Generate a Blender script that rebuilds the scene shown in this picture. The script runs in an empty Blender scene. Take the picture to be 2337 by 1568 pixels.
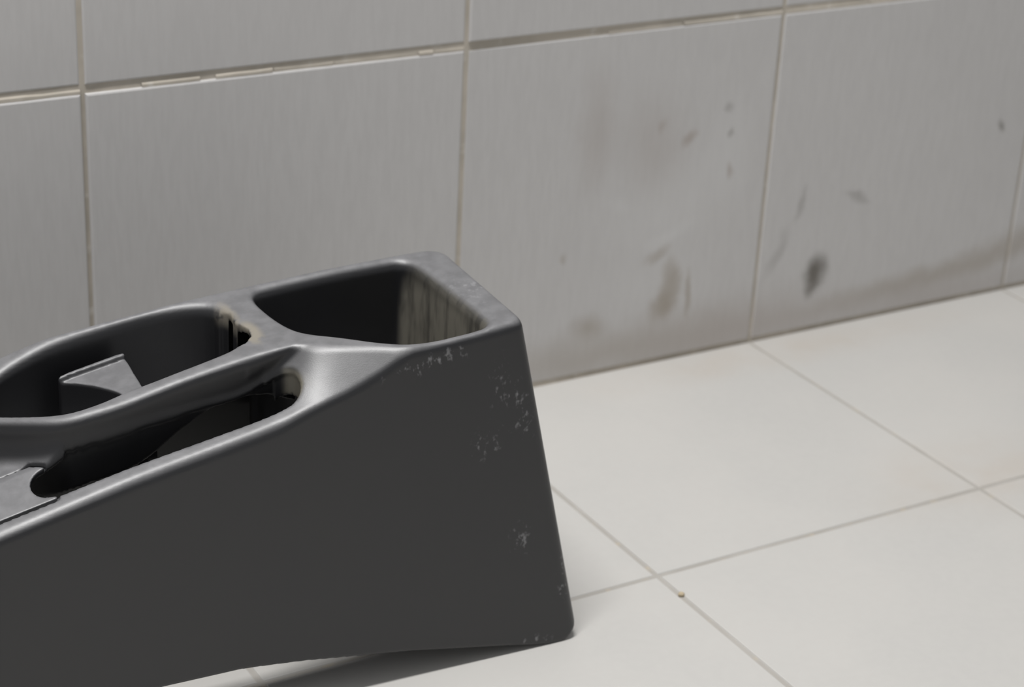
import bpy, math, random
import numpy as np
from mathutils import Matrix, Vector

# ------------------------------------------------------------------ camera, world, light, exposure
W = 0.33                                   # edge of one square tile in metres; layout numbers below are in tiles
scene = bpy.context.scene
col = scene.collection
CAM_R = [[0.8629727, -0.50291229, 0.04855252],      # right
         [-0.16935177, -0.37845281, -0.9099964],    # down
         [0.47602321, 0.77707959, -0.41176353]]     # forward
CAM_C = (-1.41895054, -4.24805429, 2.39401819)
cam_data = bpy.data.cameras.new('camera')
cam = bpy.data.objects.new('camera', cam_data)
col.objects.link(cam)
r_, d_, f_ = CAM_R
m = Matrix(((r_[0], -d_[0], -f_[0], CAM_C[0] * W), (r_[1], -d_[1], -f_[1], CAM_C[1] * W),
            (r_[2], -d_[2], -f_[2], CAM_C[2] * W), (0, 0, 0, 1)))
cam.matrix_world = m
cam_data.sensor_fit = 'HORIZONTAL'
cam_data.sensor_width = 36.0
cam_data.lens = 4561.96 / 2337 * 36.0
cam_data.clip_start = 0.01
cam_data.dof.use_dof = True
cam_data.dof.focus_distance = 1.27
cam_data.dof.aperture_fstop = 8.0
scene.camera = cam

world = bpy.data.worlds.new('world')
scene.world = world
world.use_nodes = True
bg = world.node_tree.nodes['Background']
bg.inputs[0].default_value = (0.98, 0.99, 1.0, 1)
bg.inputs[1].default_value = 0.31

# ceiling lamp of the room, almost straight above the console, a little to the left
lamp_data = bpy.data.lights.new('ceiling_lamp', 'AREA')
lamp_data.shape = 'RECTANGLE'
lamp_data.size = 1.2
lamp_data.size_y = 0.20
lamp_data.energy = 58
lamp_data.color = (1.0, 0.99, 0.975)
lamp = bpy.data.objects.new('ceiling_lamp', lamp_data)
lamp.location = (-0.36, -0.45, 2.55)
col.objects.link(lamp)
vs = scene.view_settings
scene.display_settings.display_device = 'sRGB'
vs.view_transform = 'Standard'
vs.look = 'None'
vs.exposure = 0.0
vs.gamma = 1.0
vs.use_curve_mapping = False

rng = random.Random(7)


# ------------------------------------------------------------------ node helpers
class NT:
    def __init__(self, name):
        self.mat = bpy.data.materials.new(name)
        self.mat.use_nodes = True
        self.t = self.mat.node_tree
        self.bsdf = self.t.nodes['Principled BSDF']

    def n(self, kind, **kw):
        nd = self.t.nodes.new(kind)
        for k, v in kw.items():
            setattr(nd, k, v)
        return nd

    def l(self, a, b):
        self.t.links.new(a, b)

    def put(self, sock, v):
        if isinstance(v, bpy.types.NodeSocket):
            self.l(v, sock)
        else:
            sock.default_value = v

    def math(self, op, a, b=0.0, c=None):
        nd = self.n('ShaderNodeMath', operation=op)
        self.put(nd.inputs[0], a)
        self.put(nd.inputs[1], b)
        if c is not None:
            self.put(nd.inputs[2], c)
        return nd.outputs[0]

    def mapr(self, v, a, b, c=0.0, d=1.0, smooth=True):
        nd = self.n('ShaderNodeMapRange')
        nd.interpolation_type = 'SMOOTHSTEP' if smooth else 'LINEAR'
        nd.clamp = True
        self.put(nd.inputs[0], v)
        for i, x in enumerate((a, b, c, d)):
            nd.inputs[i + 1].default_value = x
        return nd.outputs[0]

    def mix(self, fac, a, b, blend='MIX'):
        nd = self.n('ShaderNodeMix', data_type='RGBA', blend_type=blend)
        self.put(nd.inputs[0], fac)
        for s, v in ((nd.inputs[6], a), (nd.inputs[7], b)):
            self.put(s, v if isinstance(v, bpy.types.NodeSocket) else (*v, 1))
        return nd.outputs[2]

    def noise(self, vec, scale, detail=3.0, rough=0.5, out=0):
        nd = self.n('ShaderNodeTexNoise')
        self.put(nd.inputs['Vector'], vec)
        nd.inputs['Scale'].default_value = scale
        nd.inputs['Detail'].default_value = detail
        nd.inputs['Roughness'].default_value = rough
        return nd.outputs[out]

    def scaled(self, vec, s, loc=(0, 0, 0)):
        nd = self.n('ShaderNodeMapping')
        self.l(vec, nd.inputs[0])
        nd.inputs['Scale'].default_value = s
        nd.inputs['Location'].default_value = loc
        return nd.outputs[0]

    def sep(self, vec):
        nd = self.n('ShaderNodeSeparateXYZ')
        self.l(vec, nd.inputs[0])
        return nd.outputs

    def bump(self, h, strength, dist):
        nd = self.n('ShaderNodeBump')
        nd.inputs['Strength'].default_value = strength
        nd.inputs['Distance'].default_value = dist
        self.l(h, nd.inputs['Height'])
        self.l(nd.outputs[0], self.bsdf.inputs['Normal'])

    def spot(self, u, v, cu, cv, ru, rv, ang=0.0, soft=0.6):
        """mask 1 inside an ellipse in the (u, v) plane, fading to 0 at its edge"""
        du = self.math('SUBTRACT', u, cu)
        dv = self.math('SUBTRACT', v, cv)
        ca, sa = math.cos(ang), math.sin(ang)
        p = self.math('ADD', self.math('MULTIPLY', du, ca / ru), self.math('MULTIPLY', dv, sa / ru))
        q = self.math('ADD', self.math('MULTIPLY', du, -sa / rv), self.math('MULTIPLY', dv, ca / rv))
        s = self.math('SQRT', self.math('ADD', self.math('MULTIPLY', p, p), self.math('MULTIPLY', q, q)))
        return self.mapr(s, 1.0 - soft, 1.0 + soft * 0.4, 1.0, 0.0)


def wpos(nt):
    """surface position in tiles"""
    g = nt.n('ShaderNodeNewGeometry')
    return nt.scaled(g.outputs['Position'], (1 / W, 1 / W, 1 / W))


# ------------------------------------------------------------------ materials
def mat_wall_tile():
    nt = NT('grey_wall_tile')
    P = wpos(nt)
    streak = nt.noise(nt.scaled(P, (85, 85, 12)), 1.0, 3.0, 0.6)
    cloud = nt.noise(P, 2.2, 3.0, 0.55)
    oi = nt.n('ShaderNodeObjectInfo')
    c = nt.mix(nt.mapr(streak, 0.3, 0.7), WALL_A, WALL_B)
    c = nt.mix(nt.math('MULTIPLY', nt.mapr(cloud, 0.35, 0.7), 0.30), c, WALL_C)
    c = nt.mix(nt.math('MULTIPLY', oi.outputs['Random'], 0.12), c, WALL_D)
    # grime marks that sit at fixed places of the wall
    wob = nt.noise(P, 9.0, 3.0, 0.6, out=1)
    sub = nt.n('ShaderNodeVectorMath', operation='SUBTRACT')
    nt.l(wob, sub.inputs[0])
    sub.inputs[1].default_value = (0.5, 0.5, 0.5)
    sc = nt.n('ShaderNodeVectorMath', operation='SCALE')
    nt.l(sub.outputs[0], sc.inputs[0])
    sc.inputs['Scale'].default_value = 0.07
    ad = nt.n('ShaderNodeVectorMath', operation='ADD')
    nt.l(P, ad.inputs[0])
    nt.l(sc.outputs[0], ad.inputs[1])
    s = nt.sep(ad.outputs[0])
    u, v = s[0], s[2]
    brown, dark, pale, rose = (0.31, 0.26, 0.20), (0.10, 0.088, 0.070), (0.66, 0.655, 0.65), (0.41, 0.365, 0.335)
    marks = [  # colour, strength, centre, radii, angle, softness
        (pale, 0.40, 1.66, 0.47, 0.22, 0.16, 0.3, 1.0),
        (pale, 0.35, 1.86, 0.62, 0.10, 0.17, 0.0, 1.0),
        (pale, 0.45, 1.67, 0.385, 0.10, 0.022, 0.35, 1.0),
        (pale, 0.35, 1.50, 0.50, 0.03, 0.04, 0.9, 1.0),
        (pale, 0.30, 1.60, 0.25, 0.20, 0.10, 0.0, 1.0),
        (rose, 0.35, 1.41, 0.72, 0.07, 0.18, 0.0, 1.0),
        (rose, 0.30, 1.60, 0.66, 0.12, 0.16, 0.3, 1.0),
        (rose, 0.75, 1.716, 0.665, 0.034, 0.016, 0.8, 0.9),
        (rose, 0.55, 1.623, 0.711, 0.016, 0.020, 0.0, 1.0),
        (dark, 0.30, 1.845, 0.739, 0.020, 0.016, 0.0, 1.0),
        (dark, 0.35, 1.857, 0.663, 0.010, 0.018, 0.2, 1.0),
        (rose, 0.70, 1.866, 0.556, 0.012, 0.024, 0.1, 1.0),
        (brown, 0.55, 1.690, 0.225, 0.036, 0.095, 0.0, 0.8),
        (brown, 0.55, 1.665, 0.165, 0.040, 0.050, -0.7, 0.9),
        (brown, 0.50, 1.752, 0.195, 0.016, 0.075, 0.10, 0.8),
        (brown, 0.40, 1.64, 0.335, 0.05, 0.018, 0.4, 1.0),
        (brown, 0.45, 1.426, 0.150, 0.060, 0.040, 0.0, 1.0),
        (brown, 0.38, 1.45, 0.06, 0.55, 0.085, 0.0, 1.0),
        (rose, 0.50, 1.95, 0.05, 0.40, 0.12, 0.0, 1.0),
        (dark, 0.85, 2.222, 0.185, 0.044, 0.055, 0.0, 0.9),
        (dark, 0.55, 2.208, 0.140, 0.022, 0.035, -0.3, 1.0),
        (brown, 0.42, 2.62, 0.095, 0.45, 0.045, 0.08, 1.0),
        (brown, 0.40, 3.05, 0.16, 0.35, 0.06, 0.2, 1.0),
        (rose, 0.45, 2.70, 0.03, 0.60, 0.07, 0.0, 1.0),
        (dark, 0.28, 2.14, 0.42, 0.012, 0.055, -0.25, 1.0),
        (dark, 0.22, 2.065, 0.27, 0.020, 0.09, -0.45, 1.0),
        (dark, 0.30, 2.345, 0.41, 0.060, 0.014, -0.35, 1.0),
        (dark, 0.60, 2.886, 0.555, 0.014, 0.026, 0.1, 1.0),
        (brown, 0.35, 1.335, 0.37, 0.014, 0.016, 0.0, 1.0),
    ]
    for (cc, st, cu, cv, ru, rv, ang, soft) in marks:
        c = nt.mix(nt.math('MULTIPLY', nt.spot(u, v, cu, cv, ru, rv, ang, soft), st), c, cc)
    nt.l(c, nt.bsdf.inputs['Base Color'])
    nt.bsdf.inputs['Roughness'].default_value = 0.55
    nt.bsdf.inputs['Specular IOR Level'].default_value = 0.35
    nt.bump(streak, 0.06, 0.0004)
    return nt.mat


def mat_floor_tile():
    nt = NT('pale_floor_tile')
    P = wpos(nt)
    cloud = nt.noise(P, 1.6, 4.0, 0.55)
    fine = nt.noise(nt.scaled(P, (40, 40, 40)), 1.0, 2.0, 0.6)
    c = nt.mix(nt.mapr(cloud, 0.3, 0.7), FLOOR_A, FLOOR_B)
    c = nt.mix(nt.math('MULTIPLY', nt.mapr(fine, 0.3, 0.7), 0.25), c, FLOOR_C)
    s = nt.sep(P)
    # rusty walked-on film towards the right hand joints
    r1 = nt.spot(s[0], s[1], 2.05, -0.95, 0.40, 0.20, 0.0, 1.0)
    r2 = nt.spot(s[0], s[1], 2.05, -0.10, 0.70, 0.10, 0.0, 1.0)
    r = nt.math('MULTIPLY', nt.math('MAXIMUM', r1, r2), nt.mapr(nt.noise(P, 6.0), 0.3, 0.7, 0.1, 0.35))
    c = nt.mix(r, c, (0.52, 0.44, 0.36))
    nt.l(c, nt.bsdf.inputs['Base Color'])
    nt.bsdf.inputs['Roughness'].default_value = 0.5
    nt.bsdf.inputs['Specular IOR Level'].default_value = 0.4
    nt.bump(fine, 0.05, 0.0004)
    return nt.mat


def mat_grout(name, a, b, c3):
    nt = NT(name)
    P = wpos(nt)
    n1 = nt.noise(P, 5.0, 3.0, 0.6)
    n2 = nt.noise(nt.scaled(P, (1, 1, 1), (7, 3, 1)), 17.0, 2.0, 0.6)
    c = nt.mix(nt.mapr(n1, 0.35, 0.65), a, b)
    c = nt.mix(nt.mapr(n2, 0.55, 0.75), c, c3)
    nt.l(c, nt.bsdf.inputs['Base Color'])
    nt.bsdf.inputs['Roughness'].default_value = 0.9
    nt.bump(n2, 0.3, 0.001)
    return nt.mat


def mat_plastic(name, base, rough, marks=True):
    nt = NT(name)
    tc = nt.n('ShaderNodeTexCoord')
    P = nt.scaled(tc.outputs['Object'], (1 / W, 1 / W, 1 / W))
    grain = nt.noise(P, 420.0, 2.0, 0.6)
    cloud = nt.noise(P, 4.0, 3.0, 0.5)
    c = nt.mix(nt.mapr(cloud, 0.3, 0.7), base, tuple(x * 1.18 for x in base))
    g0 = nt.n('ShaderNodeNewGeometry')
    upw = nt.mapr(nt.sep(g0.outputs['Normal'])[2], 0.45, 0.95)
    top_sheen = nt.math('MULTIPLY', upw, nt.mapr(nt.noise(P, 30.0, 3.0, 0.6), 0.3, 0.7, 0.44, 0.58))   # overhead sheen put into the colour, paling upward faces
    c = nt.mix(top_sheen, c, (0.31, 0.31, 0.322))
    rgh = nt.math('ADD', nt.math('MULTIPLY', nt.mapr(cloud, 0.3, 0.7), 0.05), rough)
    if marks:
        s = nt.sep(P)
        a, b, h = s
        g = nt.n('ShaderNodeNewGeometry')
        ns = nt.sep(g.outputs['Normal'])
        left = nt.mapr(ns[0], -0.35, -0.8)                       # faces turned to the front end of the console
        # dry dust that ran down the end wall of the rear bin
        run = nt.noise(nt.scaled(P, (10, 26, 5)), 1.0, 3.0, 0.65)
        inbin = nt.math('MULTIPLY', nt.spot(a, h, -0.19, 0.60, 0.055, 0.16, 0.0, 0.3), left)
        dust = nt.math('MULTIPLY', inbin, nt.mapr(run, 0.34, 0.55, 0.45, 1.0))
        c = nt.mix(nt.math('MULTIPLY', dust, 0.85), c, DUST)
        # dust at the ends of the tray and of the lever slot
        t1 = nt.math('MULTIPLY', nt.spot(a, b, -0.632, 0.270, 0.024, 0.055, 0.0, 0.5), nt.mapr(h, 0.62, 0.68))
        t1 = nt.math('MAXIMUM', t1, nt.math('MULTIPLY', nt.spot(a, b, -0.645, 0.36, 0.018, 0.06, 0.0, 0.7), nt.mapr(h, 0.69, 0.72)))
        t1 = nt.math('MULTIPLY', t1, nt.mapr(nt.noise(P, 38.0, 2.0), 0.30, 0.50))
        c = nt.mix(nt.math('MULTIPLY', t1, 0.9), c, TAN)
        t2 = nt.math('MULTIPLY', nt.spot(a, b, -0.58, 0.14, 0.03, 0.07, 0.0, 0.4), nt.math('MULTIPLY', left, nt.mapr(h, 0.70, 0.68)))
        c = nt.mix(nt.math('MULTIPLY', t2, 0.7), c, DUST)
        # pale scuffs
        fleck = nt.noise(nt.scaled(P, (70, 70, 50)), 1.0, 2.0, 0.7)
        reg = None
        near = nt.mapr(b, 0.10, 0.085)
        for (ca, ch, ra, rh, ang) in [(-0.145, 0.60, 0.05, 0.09, 0.3), (-0.32, 0.705, 0.12, 0.022, 0.2),
                                      (-0.115, 0.54, 0.03, 0.05, 0.2), (-0.12, 0.27, 0.03, 0.045, 0.3),
                                      (-0.012, 0.15, 0.018, 0.085, 0.0), (-0.20, 0.50, 0.04, 0.04, 0.0),
                                      (-0.08, 0.02, 0.05, 0.015, 0.0)]:
            k = nt.math('MULTIPLY', nt.spot(a, h, ca, ch, ra, rh, ang, 0.9), near)
            reg = k if reg is None else nt.math('MAXIMUM', reg, k)
        rim = nt.math('MULTIPLY', nt.spot(a, b, -0.15, 0.25, 0.05, 0.09, 0.0, 0.8), nt.mapr(h, 0.74, 0.755))
        reg = nt.math('MAXIMUM', reg, rim)
        flk = nt.math('MULTIPLY', nt.mapr(nt.math('ADD', fleck, nt.math('MULTIPLY', reg, 0.12)), 0.62, 0.82), reg)
        c = nt.mix(nt.math('MULTIPLY', flk, 0.6), c, (0.30, 0.30, 0.31))
        rgh = nt.math('ADD', rgh, nt.math('MULTIPLY', dust, 0.3))
    nt.l(c, nt.bsdf.inputs['Base Color'])
    nt.l(rgh, nt.bsdf.inputs['Roughness'])
    nt.bsdf.inputs['Specular IOR Level'].default_value = 0.76
    nt.bump(grain, 0.10, 0.0004)
    return nt.mat


WALL_A, WALL_B, WALL_C, WALL_D = (0.565, 0.554, 0.548), (0.595, 0.584, 0.578), (0.55, 0.538, 0.533), (0.535, 0.525, 0.52)
FLOOR_A, FLOOR_B, FLOOR_C = (0.60, 0.585, 0.56), (0.565, 0.555, 0.535), (0.61, 0.60, 0.575)
DUST, TAN = (0.22, 0.205, 0.165), (0.27, 0.245, 0.20)
M_WALL, M_FLOOR = mat_wall_tile(), mat_floor_tile()
M_WGROUT = mat_grout('beige_wall_grout', (0.56, 0.51, 0.44), (0.46, 0.42, 0.36), (0.62, 0.585, 0.53))
M_FGROUT = mat_grout('grey_floor_grout', (0.46, 0.44, 0.41), (0.41, 0.39, 0.36), (0.52, 0.46, 0.37))
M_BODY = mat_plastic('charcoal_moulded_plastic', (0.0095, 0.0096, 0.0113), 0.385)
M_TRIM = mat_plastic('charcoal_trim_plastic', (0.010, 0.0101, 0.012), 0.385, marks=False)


# ------------------------------------------------------------------ mesh helpers
def link_mesh(name, verts, faces, mat, parent=None, smooth=True):
    me = bpy.data.meshes.new(name)
    verts = np.asarray(verts, dtype=np.float32)
    faces = np.asarray(faces, dtype=np.int32)
    k = faces.shape[1]
    me.vertices.add(len(verts))
    me.vertices.foreach_set('co', verts.ravel())
    me.loops.add(faces.size)
    me.loops.foreach_set('vertex_index', faces.ravel())
    me.polygons.add(len(faces))
    me.polygons.foreach_set('loop_start', np.arange(0, faces.size, k, dtype=np.int32))
    me.polygons.foreach_set('use_smooth', np.full(len(faces), smooth))
    me.update(calc_edges=True)
    me.validate()
    me.materials.append(mat)
    o = bpy.data.objects.new(name, me)
    col.objects.link(o)
    if parent is not None:
        o.parent = parent
    return o


def box(name, lo, hi, mat):
    x0, y0, z0 = lo
    x1, y1, z1 = hi
    v = [(x0, y0, z0), (x1, y0, z0), (x1, y1, z0), (x0, y1, z0), (x0, y0, z1), (x1, y0, z1), (x1, y1, z1), (x0, y1, z1)]
    f = [(0, 3, 2, 1), (4, 5, 6, 7), (0, 1, 5, 4), (1, 2, 6, 5), (2, 3, 7, 6), (3, 0, 4, 7)]
    return link_mesh(name, v, f, mat, smooth=False)


def tile_mesh(name, sx, sy, t, bev, mat):
    """flat tile in its own xy plane, front face at +z, eased edges"""
    rings = [(0.0, 0.0), (0.0, t - bev), (bev * 0.35, t - bev * 0.3), (bev, t)]
    v, f = [], []
    for (ins, z) in rings:
        x, y = sx / 2 - ins, sy / 2 - ins
        v += [(-x, -y, z), (x, -y, z), (x, y, z), (-x, y, z)]
    for k in range(len(rings) - 1):
        for i in range(4):
            j = (i + 1) % 4
            f.append((4 * k + i, 4 * k + j, 4 * k + 4 + j, 4 * k + 4 + i))
    e = 4 * (len(rings) - 1)
    f.append((e, e + 1, e + 2, e + 3))
    f.append((3, 2, 1, 0))
    me = bpy.data.meshes.new(name)
    me.from_pydata(v, [], f)
    me.materials.append(mat)
    return me


# ------------------------------------------------------------------ the room: floor and wall, tile by tile
floor = box('floor', (-6 * W, -9 * W, -0.06), (9 * W, 0.0, -0.0012), M_FGROUT)
floor['kind'] = 'structure'
floor['label'] = 'floor of large pale grey square tiles with thin grout'
wall = box('wall_back', (-6 * W, -0.0010, -0.06), (9 * W, 0.12, 9 * W), M_WGROUT)
wall['kind'] = 'structure'
wall['label'] = 'wall of large square grey tiles with beige grout'

FT = 0.0040
ftile = tile_mesh('floor_tile', W - 0.0040, W - 0.0040, FT, 0.0012, M_FLOOR)
for j in range(9):
    for i in range(-6, 9):
        o = bpy.data.objects.new('floor_tile', ftile)
        col.objects.link(o)
        o.parent = floor
        o.location = ((i + 0.5) * W, -(j + 0.5) * W - 0.0008, -FT + rng.uniform(-0.0002, 0.0))
        o.rotation_euler = (rng.uniform(-.0006, .0006), rng.uniform(-.0006, .0006), rng.choice((0, 1, 2, 3)) * math.pi / 2)
WT = 0.0080
wtile = tile_mesh('wall_tile', W - 0.0034, W - 0.0066, WT, 0.0018, M_WALL)
PROUD = {(-1, 0): 0.0030, (0, 0): 0.0026, (1, 0): 0.0020, (2, 0): 0.0026,
         (-1, 1): 0.0018, (0, 1): 0.0020, (1, 1): 0.0026, (2, 1): 0.0018}
TILT = {(0, 0): 0.0035, (1, 0): -0.004, (1, 1): 0.003}
for j in range(9):
    for i in range(-6, 9):
        o = bpy.data.objects.new('wall_tile', wtile)
        col.objects.link(o)
        o.parent = wall
        pr = PROUD.get((i, j), rng.uniform(0.0018, 0.0026))
        o.location = ((i + 0.5) * W, WT - pr, (j + 0.5) * W)
        o.rotation_euler = (math.pi / 2, TILT.get((i, j), 0) * 0, TILT.get((i, j), rng.uniform(-.002, .002)))


# mortar left in the horizontal joint, broken into lengths that stand out differently
BEADS = [(-.4, -.006, 1.0), (.006, .14, .25), (.142, .285, .95), (.29, .32, .1), (.325, .47, .9), (.475, .63, .45),
         (.635, .86, .3), (.865, .905, .9), (.91, .994, .5), (1.006, 1.22, .05), (1.225, 1.42, .35), (1.425, 1.66, .6),
         (1.665, 1.995, .9), (2.006, 2.3, .5), (2.305, 2.99, .6), (3.006, 4.0, .4)]
for k, (x0, x1, full) in enumerate(BEADS):
    n = max(2, int((x1 - x0) / 0.04))
    v, f = [], []
    for q in range(n + 1):
        x = (x0 + (x1 - x0) * q / n) * W
        e = full * 0.0013 + 0.0007 + rng.uniform(-.0001, .0001)
        ztop = W + 0.0034 - (0.0032 if full > .2 else 0.004) + rng.uniform(-.0003, .0003)
        v += [(x, 0.002, ztop + 0.0012), (x, -e * 0.55, ztop), (x, -e, ztop - 0.0014), (x, -e * 1.05, W - 0.0034), (x, 0.002, W - 0.0034)]
    for q in range(n):
        for r in range(4):
            f.append((5 * q + r, 5 * q + r + 1, 5 * q + 6 + r, 5 * q + 5 + r))
    f = [tuple(reversed(t)) for t in f]
    link_mesh('grout_bead', v, f, M_WGROUT, wall, smooth=False)

# ------------------------------------------------------------------ signed distance modelling of the moulded plastic
def rint(a, b, r):          # intersection with a rounded edge
    u = np.maximum(a + r, 0)
    v = np.maximum(b + r, 0)
    return np.minimum(np.maximum(a, b), -r) + np.sqrt(u * u + v * v)


def rsub(a, b, r):          # a minus b, rounded edge
    return rint(a, -b, r)


def runi(a, b, r):
    u = np.maximum(r - a, 0)
    v = np.maximum(r - b, 0)
    return np.maximum(np.minimum(a, b), r) - np.sqrt(u * u + v * v)


def smooth_poly(pts, n=3):
    p = np.array(pts, float)
    for _ in range(n):
        q = np.roll(p, -1, 0)
        p = np.stack([0.75 * p + 0.25 * q, 0.25 * p + 0.75 * q], 1).reshape(-1, 2)
    return p


def poly_sdf(P, x, y):
    d = np.full(x.shape, 1e9)
    s = np.ones(x.shape)
    n = len(P)
    for i in range(n):
        ax_, ay = P[i]
        bx, by = P[i - 1]
        ex, ey = bx - ax_, by - ay
        wx, wy = x - ax_, y - ay
        t = np.clip((wx * ex + wy * ey) / (ex * ex + ey * ey + 1e-18), 0, 1)
        d = np.minimum(d, (wx - ex * t) ** 2 + (wy - ey * t) ** 2)
        c1 = y >= ay
        c2 = y < by
        c3 = ex * wy > ey * wx
        flip = (c1 & c2 & c3) | (~c1 & ~c2 & ~c3)
        s = np.where(flip, -s, s)
    return s * np.sqrt(d)


def rbox2(x, y, x0, x1, y0, y1, r):
    qx = np.abs(x - (x0 + x1) / 2) - (x1 - x0) / 2 + r
    qy = np.abs(y - (y0 + y1) / 2) - (y1 - y0) / 2 + r
    return np.minimum(np.maximum(qx, qy), 0) + np.sqrt(np.maximum(qx, 0) ** 2 + np.maximum(qy, 0) ** 2) - r


def surface_nets(F, origin, h):
    """quads of the zero level of F on a regular grid"""
    F = F.astype(np.float32)
    sh = np.array(F.shape)
    csh = sh - 1
    ncell = int(np.prod(csh))
    S = F < 0
    acc = np.zeros((3, 0))
    cells, pts, quads, flips = [], [], [], []
    stride = np.array([csh[1] * csh[2], csh[2], 1])
    for axx in range(3):
        s0 = [slice(None)] * 3
        s1 = [slice(None)] * 3
        s0[axx] = slice(0, -1)
        s1[axx] = slice(1, None)
        A, B = S[tuple(s0)], S[tuple(s1)]
        idx = np.nonzero(A != B)
        I = np.stack(idx, 1)
        fa = F[tuple(s0)][idx]
        fb = F[tuple(s1)][idx]
        t = fa / (fa - fb)
        p = I.astype(np.float64)
        p[:, axx] += t
        o1, o2 = (axx + 1) % 3, (axx + 2) % 3
        ok = (I[:, o1] > 0) & (I[:, o2] > 0) & (I[:, o1] < csh[o1]) & (I[:, o2] < csh[o2])
        I, p, inside = I[ok], p[ok], A[idx][ok]
        base = I @ stride
        c00, c10 = base - stride[o1] - stride[o2], base - stride[o2]
        c11, c01 = base, base - stride[o1]
        for c in (c00, c10, c11, c01):
            cells.append(c)
            pts.append(p)
        q = np.stack([c00, c10, c11, c01], 1)
        q[~inside] = q[~inside][:, ::-1]
        quads.append(q)
    cells = np.concatenate(cells)
    pts = np.concatenate(pts)
    quads = np.concatenate(quads)
    u, inv = np.unique(cells, return_inverse=True)
    cnt = np.bincount(inv)
    V = np.stack([np.bincount(inv, pts[:, k]) / cnt for k in range(3)], 1)
    qi = np.searchsorted(u, quads)
    return V * h + np.array(origin), qi


def grid(lo, hi, h):
    ax3 = [np.arange(l, u + h, h) for l, u in zip(lo, hi)]
    return (ax3[0][:, None, None].astype(np.float32), ax3[1][None, :, None].astype(np.float32),
            ax3[2][None, None, :].astype(np.float32))


# console profile curves; a runs along the console (0 at its rear foot, negative to the front), b across, c up
ANG = math.radians(-2.5)
P0 = (0.665, -1.145)
DR = math.tan(math.radians(5))
TA = [-2.3, -2.0, -1.7, -1.45, -1.3, -1.2, -1.09, -1.0, -.9, -.81, -.72, -.65, -.53, -.38, -.22, 0.2]
TC = [.36, .40, .46, .52, .575, .622, .672, .70, .714, .727, .737, .743, .753, .765, .772, .778]
KA = [-1.2, -1.0, -.912, -.823, -.733, -.642, -.5, -.35, -.2, -.1]
KC = [.10, .135, .13, .105, .085, .065, .055, .07, .055, .03]
NA = [-2.3, -2.0, -1.7, -1.5, -1.209, -1.084, -.956, -.78, -.644, -.597, -.504, -.427, -.369, -.34, -.30, -.2]
NC = [.30, .33, .38, .43, .50, .529, .559, .592, .619, .634, .656, .685, .715, .735, .77, .85]
RA = [-2.3, -1.7, -1.3, -1.1, -.9, -.78, -.70, -.66, -.623, -.59, -.558, -.535, -.5, -.4, -.3]
RC = [.31, .395, .505, .553, .600, .624, .638, .650, .668, .695, .727, .745, .767, .813, .86]
BA = [-2.3, -1.40, -1.32, -1.25, -1.16, -1.10, -1.06, -1.02, -.95, -.85, -.72, -.60, -.3]
BC = [.90, .75, .58, .40, .275, .215, .185, .170, .165, .170, .174, .178, .18]
ZA = [-2.3, -2.05, -1.7, -1.3, -.91, -.745, -.613, -.476, -.366, -.211, -.08, -.04, -.005, .02, .04, .2]
ZC = [.0, .0, .06, .11, .119, .116, .101, .080, .063, .033, .007, .0, .0, .022, .06, .1]


def curve(A, C, soft=0.02):
    xs = np.arange(-2.45, 0.3, 0.004)
    ys = np.interp(xs, A, C)
    k = max(1, int(soft / 0.004))
    ker = np.hanning(2 * k + 3)
    ker /= ker.sum()
    yp = np.pad(ys, (k + 1, k + 1), mode='edge')
    ys = np.convolve(yp, ker, 'valid')
    return lambda a: np.interp(a, xs, ys).astype(np.float32)


f_top, f_k, f_near, f_ridge = curve(TA, TC, .05), curve(KA, KC, .06), curve(NA, NC, .03), curve(RA, RC, .025)
f_rb, f_bot = curve(BA, BC, .04), curve(ZA, ZC, .012)
f_arch = curve([-2.3, -1.3, -1.15, -1.002, -.93, -.878, -.823, -.75, -.69, -.62, -.58, -.5],
               [.42, .42, .46, .512, .525, .545, .587, .627, .640, .632, .610, .60], .03)
BIN = smooth_poly([(-.565, .425), (-.53, .432), (-.26, .432), (-.222, .425), (-.205, .39), (-.185, .13), (-.19, .094), (-.23, .090),
                   (-.34, .092), (-.40, .118), (-.47, .178), (-.53, .225), (-.555, .28), (-.57, .38)], 2)
TRAY = smooth_poly([(-.70, .432), (-.66, .41), (-.648, .36), (-.655, .28), (-.675, .243), (-.72, .232), (-.83, .222), (-.91, .222),
                    (-.97, .210), (-1.02, .212), (-1.07, .240), (-1.115, .282), (-1.152, .325), (-1.165, .36), (-1.15, .39),
                    (-1.11, .412), (-1.06, .424), (-1.0, .434), (-.906, .443), (-.794, .446)], 2)
BREAK = [(-.705, .388), (-.648, .388), (-.638, .368), (-.642, .325), (-.630, .290), (-.634, .258), (-.655, .238), (-.705, .238)]
SLOT = (-1.125, -.583, .092, .172, .039)


def top_h(a, b):
    return f_top(a) - f_k(a) * (0.47 - b)


def floor_h(a, b):
    w = np.clip((b - 0.055) / 0.125, 0, 1)
    return f_near(a) * (1 - w) + f_ridge(a) * w + 0.008


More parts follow.
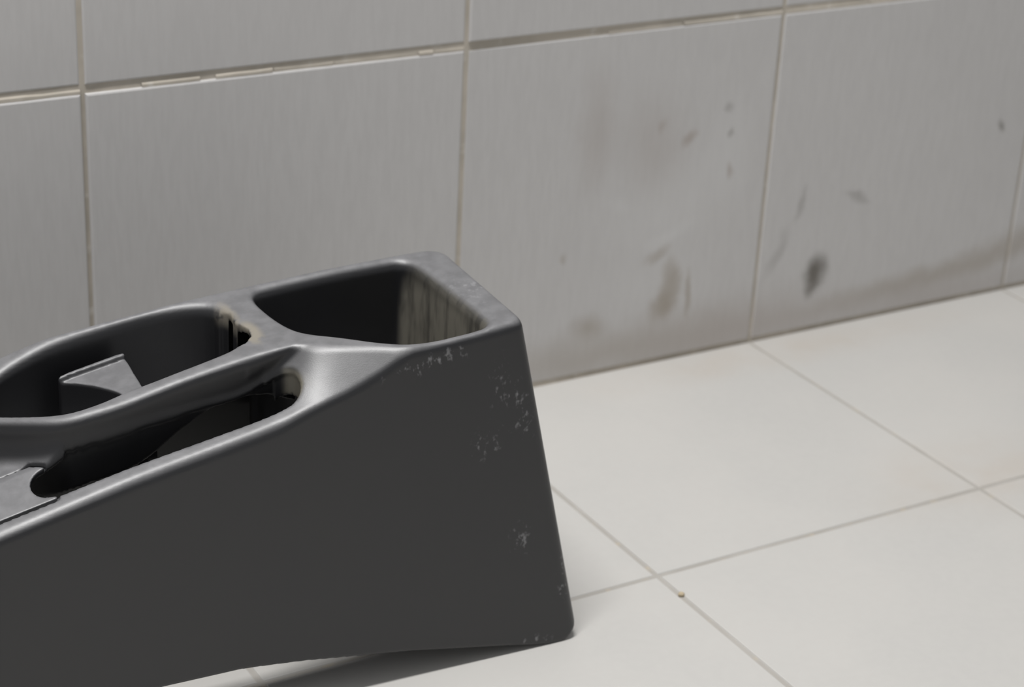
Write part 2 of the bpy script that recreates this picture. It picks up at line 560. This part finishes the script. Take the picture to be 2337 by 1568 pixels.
def body_sdf(a, b, c):
    T = top_h(a, b)
    K2 = floor_h(a, b)
    d_top = (c - T) * 0.97
    near = (DR * c - b) * 0.996
    far = (b - (0.535 - DR * c)) * 0.996
    rear = (a - (0.042 - 0.195 * c)) * 0.98
    front = (-2.12 + 0.25 * c - a) * 0.97
    side = rint(rint(near, rear, 0.035), rint(far, rear, 0.055), 0.02)
    side = rint(side, front, 0.05)
    d = rint(side, d_top, 0.020)
    # stepped-down channel for the brake lever
    ch = rint(b - f_rb(a) + 0 * c, (K2 - c) * 0.93, (0.012 + 0.034 * np.clip((-a - 0.70) / 0.3, 0, 1)).astype(np.float32))
    d = rsub(d, ch, (0.009 + 0.011 * np.clip((-a - 0.56) / 0.10, 0, 1)).astype(np.float32))
    # rear bin
    bn = np.maximum(poly_sdf(BIN, a[:, :, 0] + 0 * b[:, :, 0], b[:, :, 0] + 0 * a[:, :, 0])[:, :, None].astype(np.float32), -1) + 0 * c
    bn = rint(bn, 0.42 - c, 0.03)
    d = rsub(d, bn, 0.024)
    # tray with a deeper round cup end
    t2 = poly_sdf(TRAY, a[:, :, 0] + 0 * b[:, :, 0], b[:, :, 0] + 0 * a[:, :, 0])[:, :, None].astype(np.float32)
    slope = (0.215 + 1.1 * (T - 0.015 - c) - b) * 0.67
    cup = rint(t2 + 0 * c, 0.50 - c, 0.03)
    cup = np.maximum(cup, a + 0.865)
    shal = np.maximum(rint(t2 + 0 * c, (T - 0.21) - c, 0.02), slope)
    d = rsub(d, np.minimum(shal, cup), 0.025)
    # hollow underneath
    t = 0.014
    d = np.maximum(d, -(d + t))
    # broken-out end wall of the tray
    br = poly_sdf(BREAK, a[:, :, 0] + 0 * b[:, :, 0], b[:, :, 0] + 0 * a[:, :, 0])[:, :, None].astype(np.float32)
    d = np.maximum(d, -np.maximum(br + 0 * c, (T - 0.13) - c))
    # web that hangs from the ridge beside the slot
    rb = f_rb(a)
    web = np.maximum(np.abs(b - (rb + 0.010)) - 0.0085, np.abs(a + .86) - .29)
    web = np.maximum(web + 0 * c, np.maximum(f_arch(a) - c, c - np.minimum(K2 + 0.09, T - 0.03)))
    d = np.minimum(d, web)
    # flange turned down around the rear end of the slot
    fl = np.maximum(np.abs(rbox2(a, b, *SLOT) - 0.006) - 0.006, -0.618 - a)
    fl = np.maximum(np.maximum(fl, b - 0.185) + 0 * c, np.maximum(K2 - 0.062 - c, c - K2 + 0.006))
    d = np.minimum(d, fl)
    # cut-outs: lever slot, gear lever hole, open underside, recess for the trim
    sl = rbox2(a, b, *SLOT)
    far_open = np.maximum(rbox2(a, b, -1.045, -.640, .13, .30, .015), b - rb + 0.002)
    sl = np.minimum(sl, far_open)
    sl = np.maximum(sl, b - rb + 0.001)
    sl = np.maximum(sl + 0 * c, np.maximum(c - K2 - np.where(a > -0.675, 0.022, 0.058), K2 - 0.07 - c))
    d = rsub(d, sl, 0.006)
    gear = np.maximum(rbox2(a, b, -1.98, -1.55, .11, .42, .09) + 0 * c, np.abs(c - K2) - 0.12)
    d = rsub(d, gear, 0.006)
    rec = np.maximum(rbox2(a, b, -1.53, -1.084, .080, .232, .004), b - np.minimum(rb - 0.026, 0.2))
    rec = np.maximum(rec + 0 * c, K2 - 0.006 - c)
    d = np.maximum(d, -np.maximum(rec, c - K2 - 0.02))
    d = rint(d, f_bot(a) - c + 0 * b, 0.004)
    return d


console = bpy.data.objects.new('centre_console', None)
col.objects.link(console)
console.location = (P0[0] * W, P0[1] * W, 0)
console.rotation_euler = (0, 0, ANG)
console['label'] = 'charcoal plastic car centre console standing on the pale tiled floor'
console['category'] = 'car console'

H = 0.004
lo, hi = (-2.2, -0.03, -0.02), (0.075, 0.575, 0.80)
A, B, C = grid(lo, hi, H)
V, Q = surface_nets(body_sdf(A, B, C), lo, H)
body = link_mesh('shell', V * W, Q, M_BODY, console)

# trim plate around the front end of the lever slot
lo, hi, H2 = (-1.55, 0.06, 0.38), (-1.06, 0.25, 0.60), 0.0028
A, B, C = grid(lo, hi, H2)
K2 = floor_h(A, B)
pl = rbox2(A, B, -1.525, -1.0875, .0835, .2285, .004)
pl = rsub(pl, rbox2(A, B, SLOT[0] + .001, SLOT[1], SLOT[2] + .001, SLOT[3], SLOT[4]), 0.003)
pl = np.maximum(pl, B - np.minimum(f_rb(A) - 0.029, 0.197))
plate = rint(rint(pl + 0 * C, (C - K2 - 0.0015) * 0.95, 0.003), K2 - 0.012 - C, 0.001)
V, Q = surface_nets(plate, lo, H2)
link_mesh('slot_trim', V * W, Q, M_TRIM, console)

# curved divider between the cup end and the tray
DIV = [(-1.0, .378), (-.99, .388), (-.92, .398), (-.858, .406), (-.852, .400), (-.858, .30), (-.862, .205), (-.90, .205),
       (-.905, .262), (-.918, .288), (-.935, .315), (-.955, .340), (-.978, .362)]
lo, hi, H3 = (-1.03, 0.18, 0.47), (-.82, 0.43, 0.70), 0.003
A, B, C = grid(lo, hi, H3)
d2 = poly_sdf(smooth_poly(DIV, 1), A[:, :, 0] + 0 * B[:, :, 0], B[:, :, 0] + 0 * A[:, :, 0])[:, :, None].astype(np.float32) + 0 * C
topc = f_top(A) - 0.062 - 0.02 * (0.40 - B)
lip = np.clip((B - (0.382 + 0.12 * (A + 0.92))) / 0.006, 0, 1) * 0.010
dv = rint(rint(d2, C - topc - lip, 0.005), 0.485 - C, 0.002)
V, Q = surface_nets(dv, lo, H3)
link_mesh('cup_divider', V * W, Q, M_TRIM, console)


# crumb of mortar lying in the floor joint
rr = random.Random(3)
vs_, fs_ = [], []
for i in range(5):
    th = math.pi * i / 4
    for j in range(8):
        ph = 2 * math.pi * j / 8
        r = 0.0021 * (1 + rr.uniform(-.25, .25))
        vs_.append((r * 1.3 * math.sin(th) * math.cos(ph), r * math.sin(th) * math.sin(ph), 0.0018 + 0.0018 * math.cos(th)))
for i in range(4):
    for j in range(8):
        fs_.append((i * 8 + j, (i + 1) * 8 + j, (i + 1) * 8 + (j + 1) % 8, i * 8 + (j + 1) % 8))
crumb = link_mesh('mortar_crumb', vs_, fs_, mat_grout('tan_mortar', (0.62, 0.52, 0.36), (0.55, 0.46, 0.32), (0.66, 0.58, 0.42)), None)
crumb.location = (1.0015 * W, -1.098 * W, -0.0012)
crumb['label'] = 'tiny tan mortar crumb in the floor joint right of the console'
crumb['category'] = 'crumb'
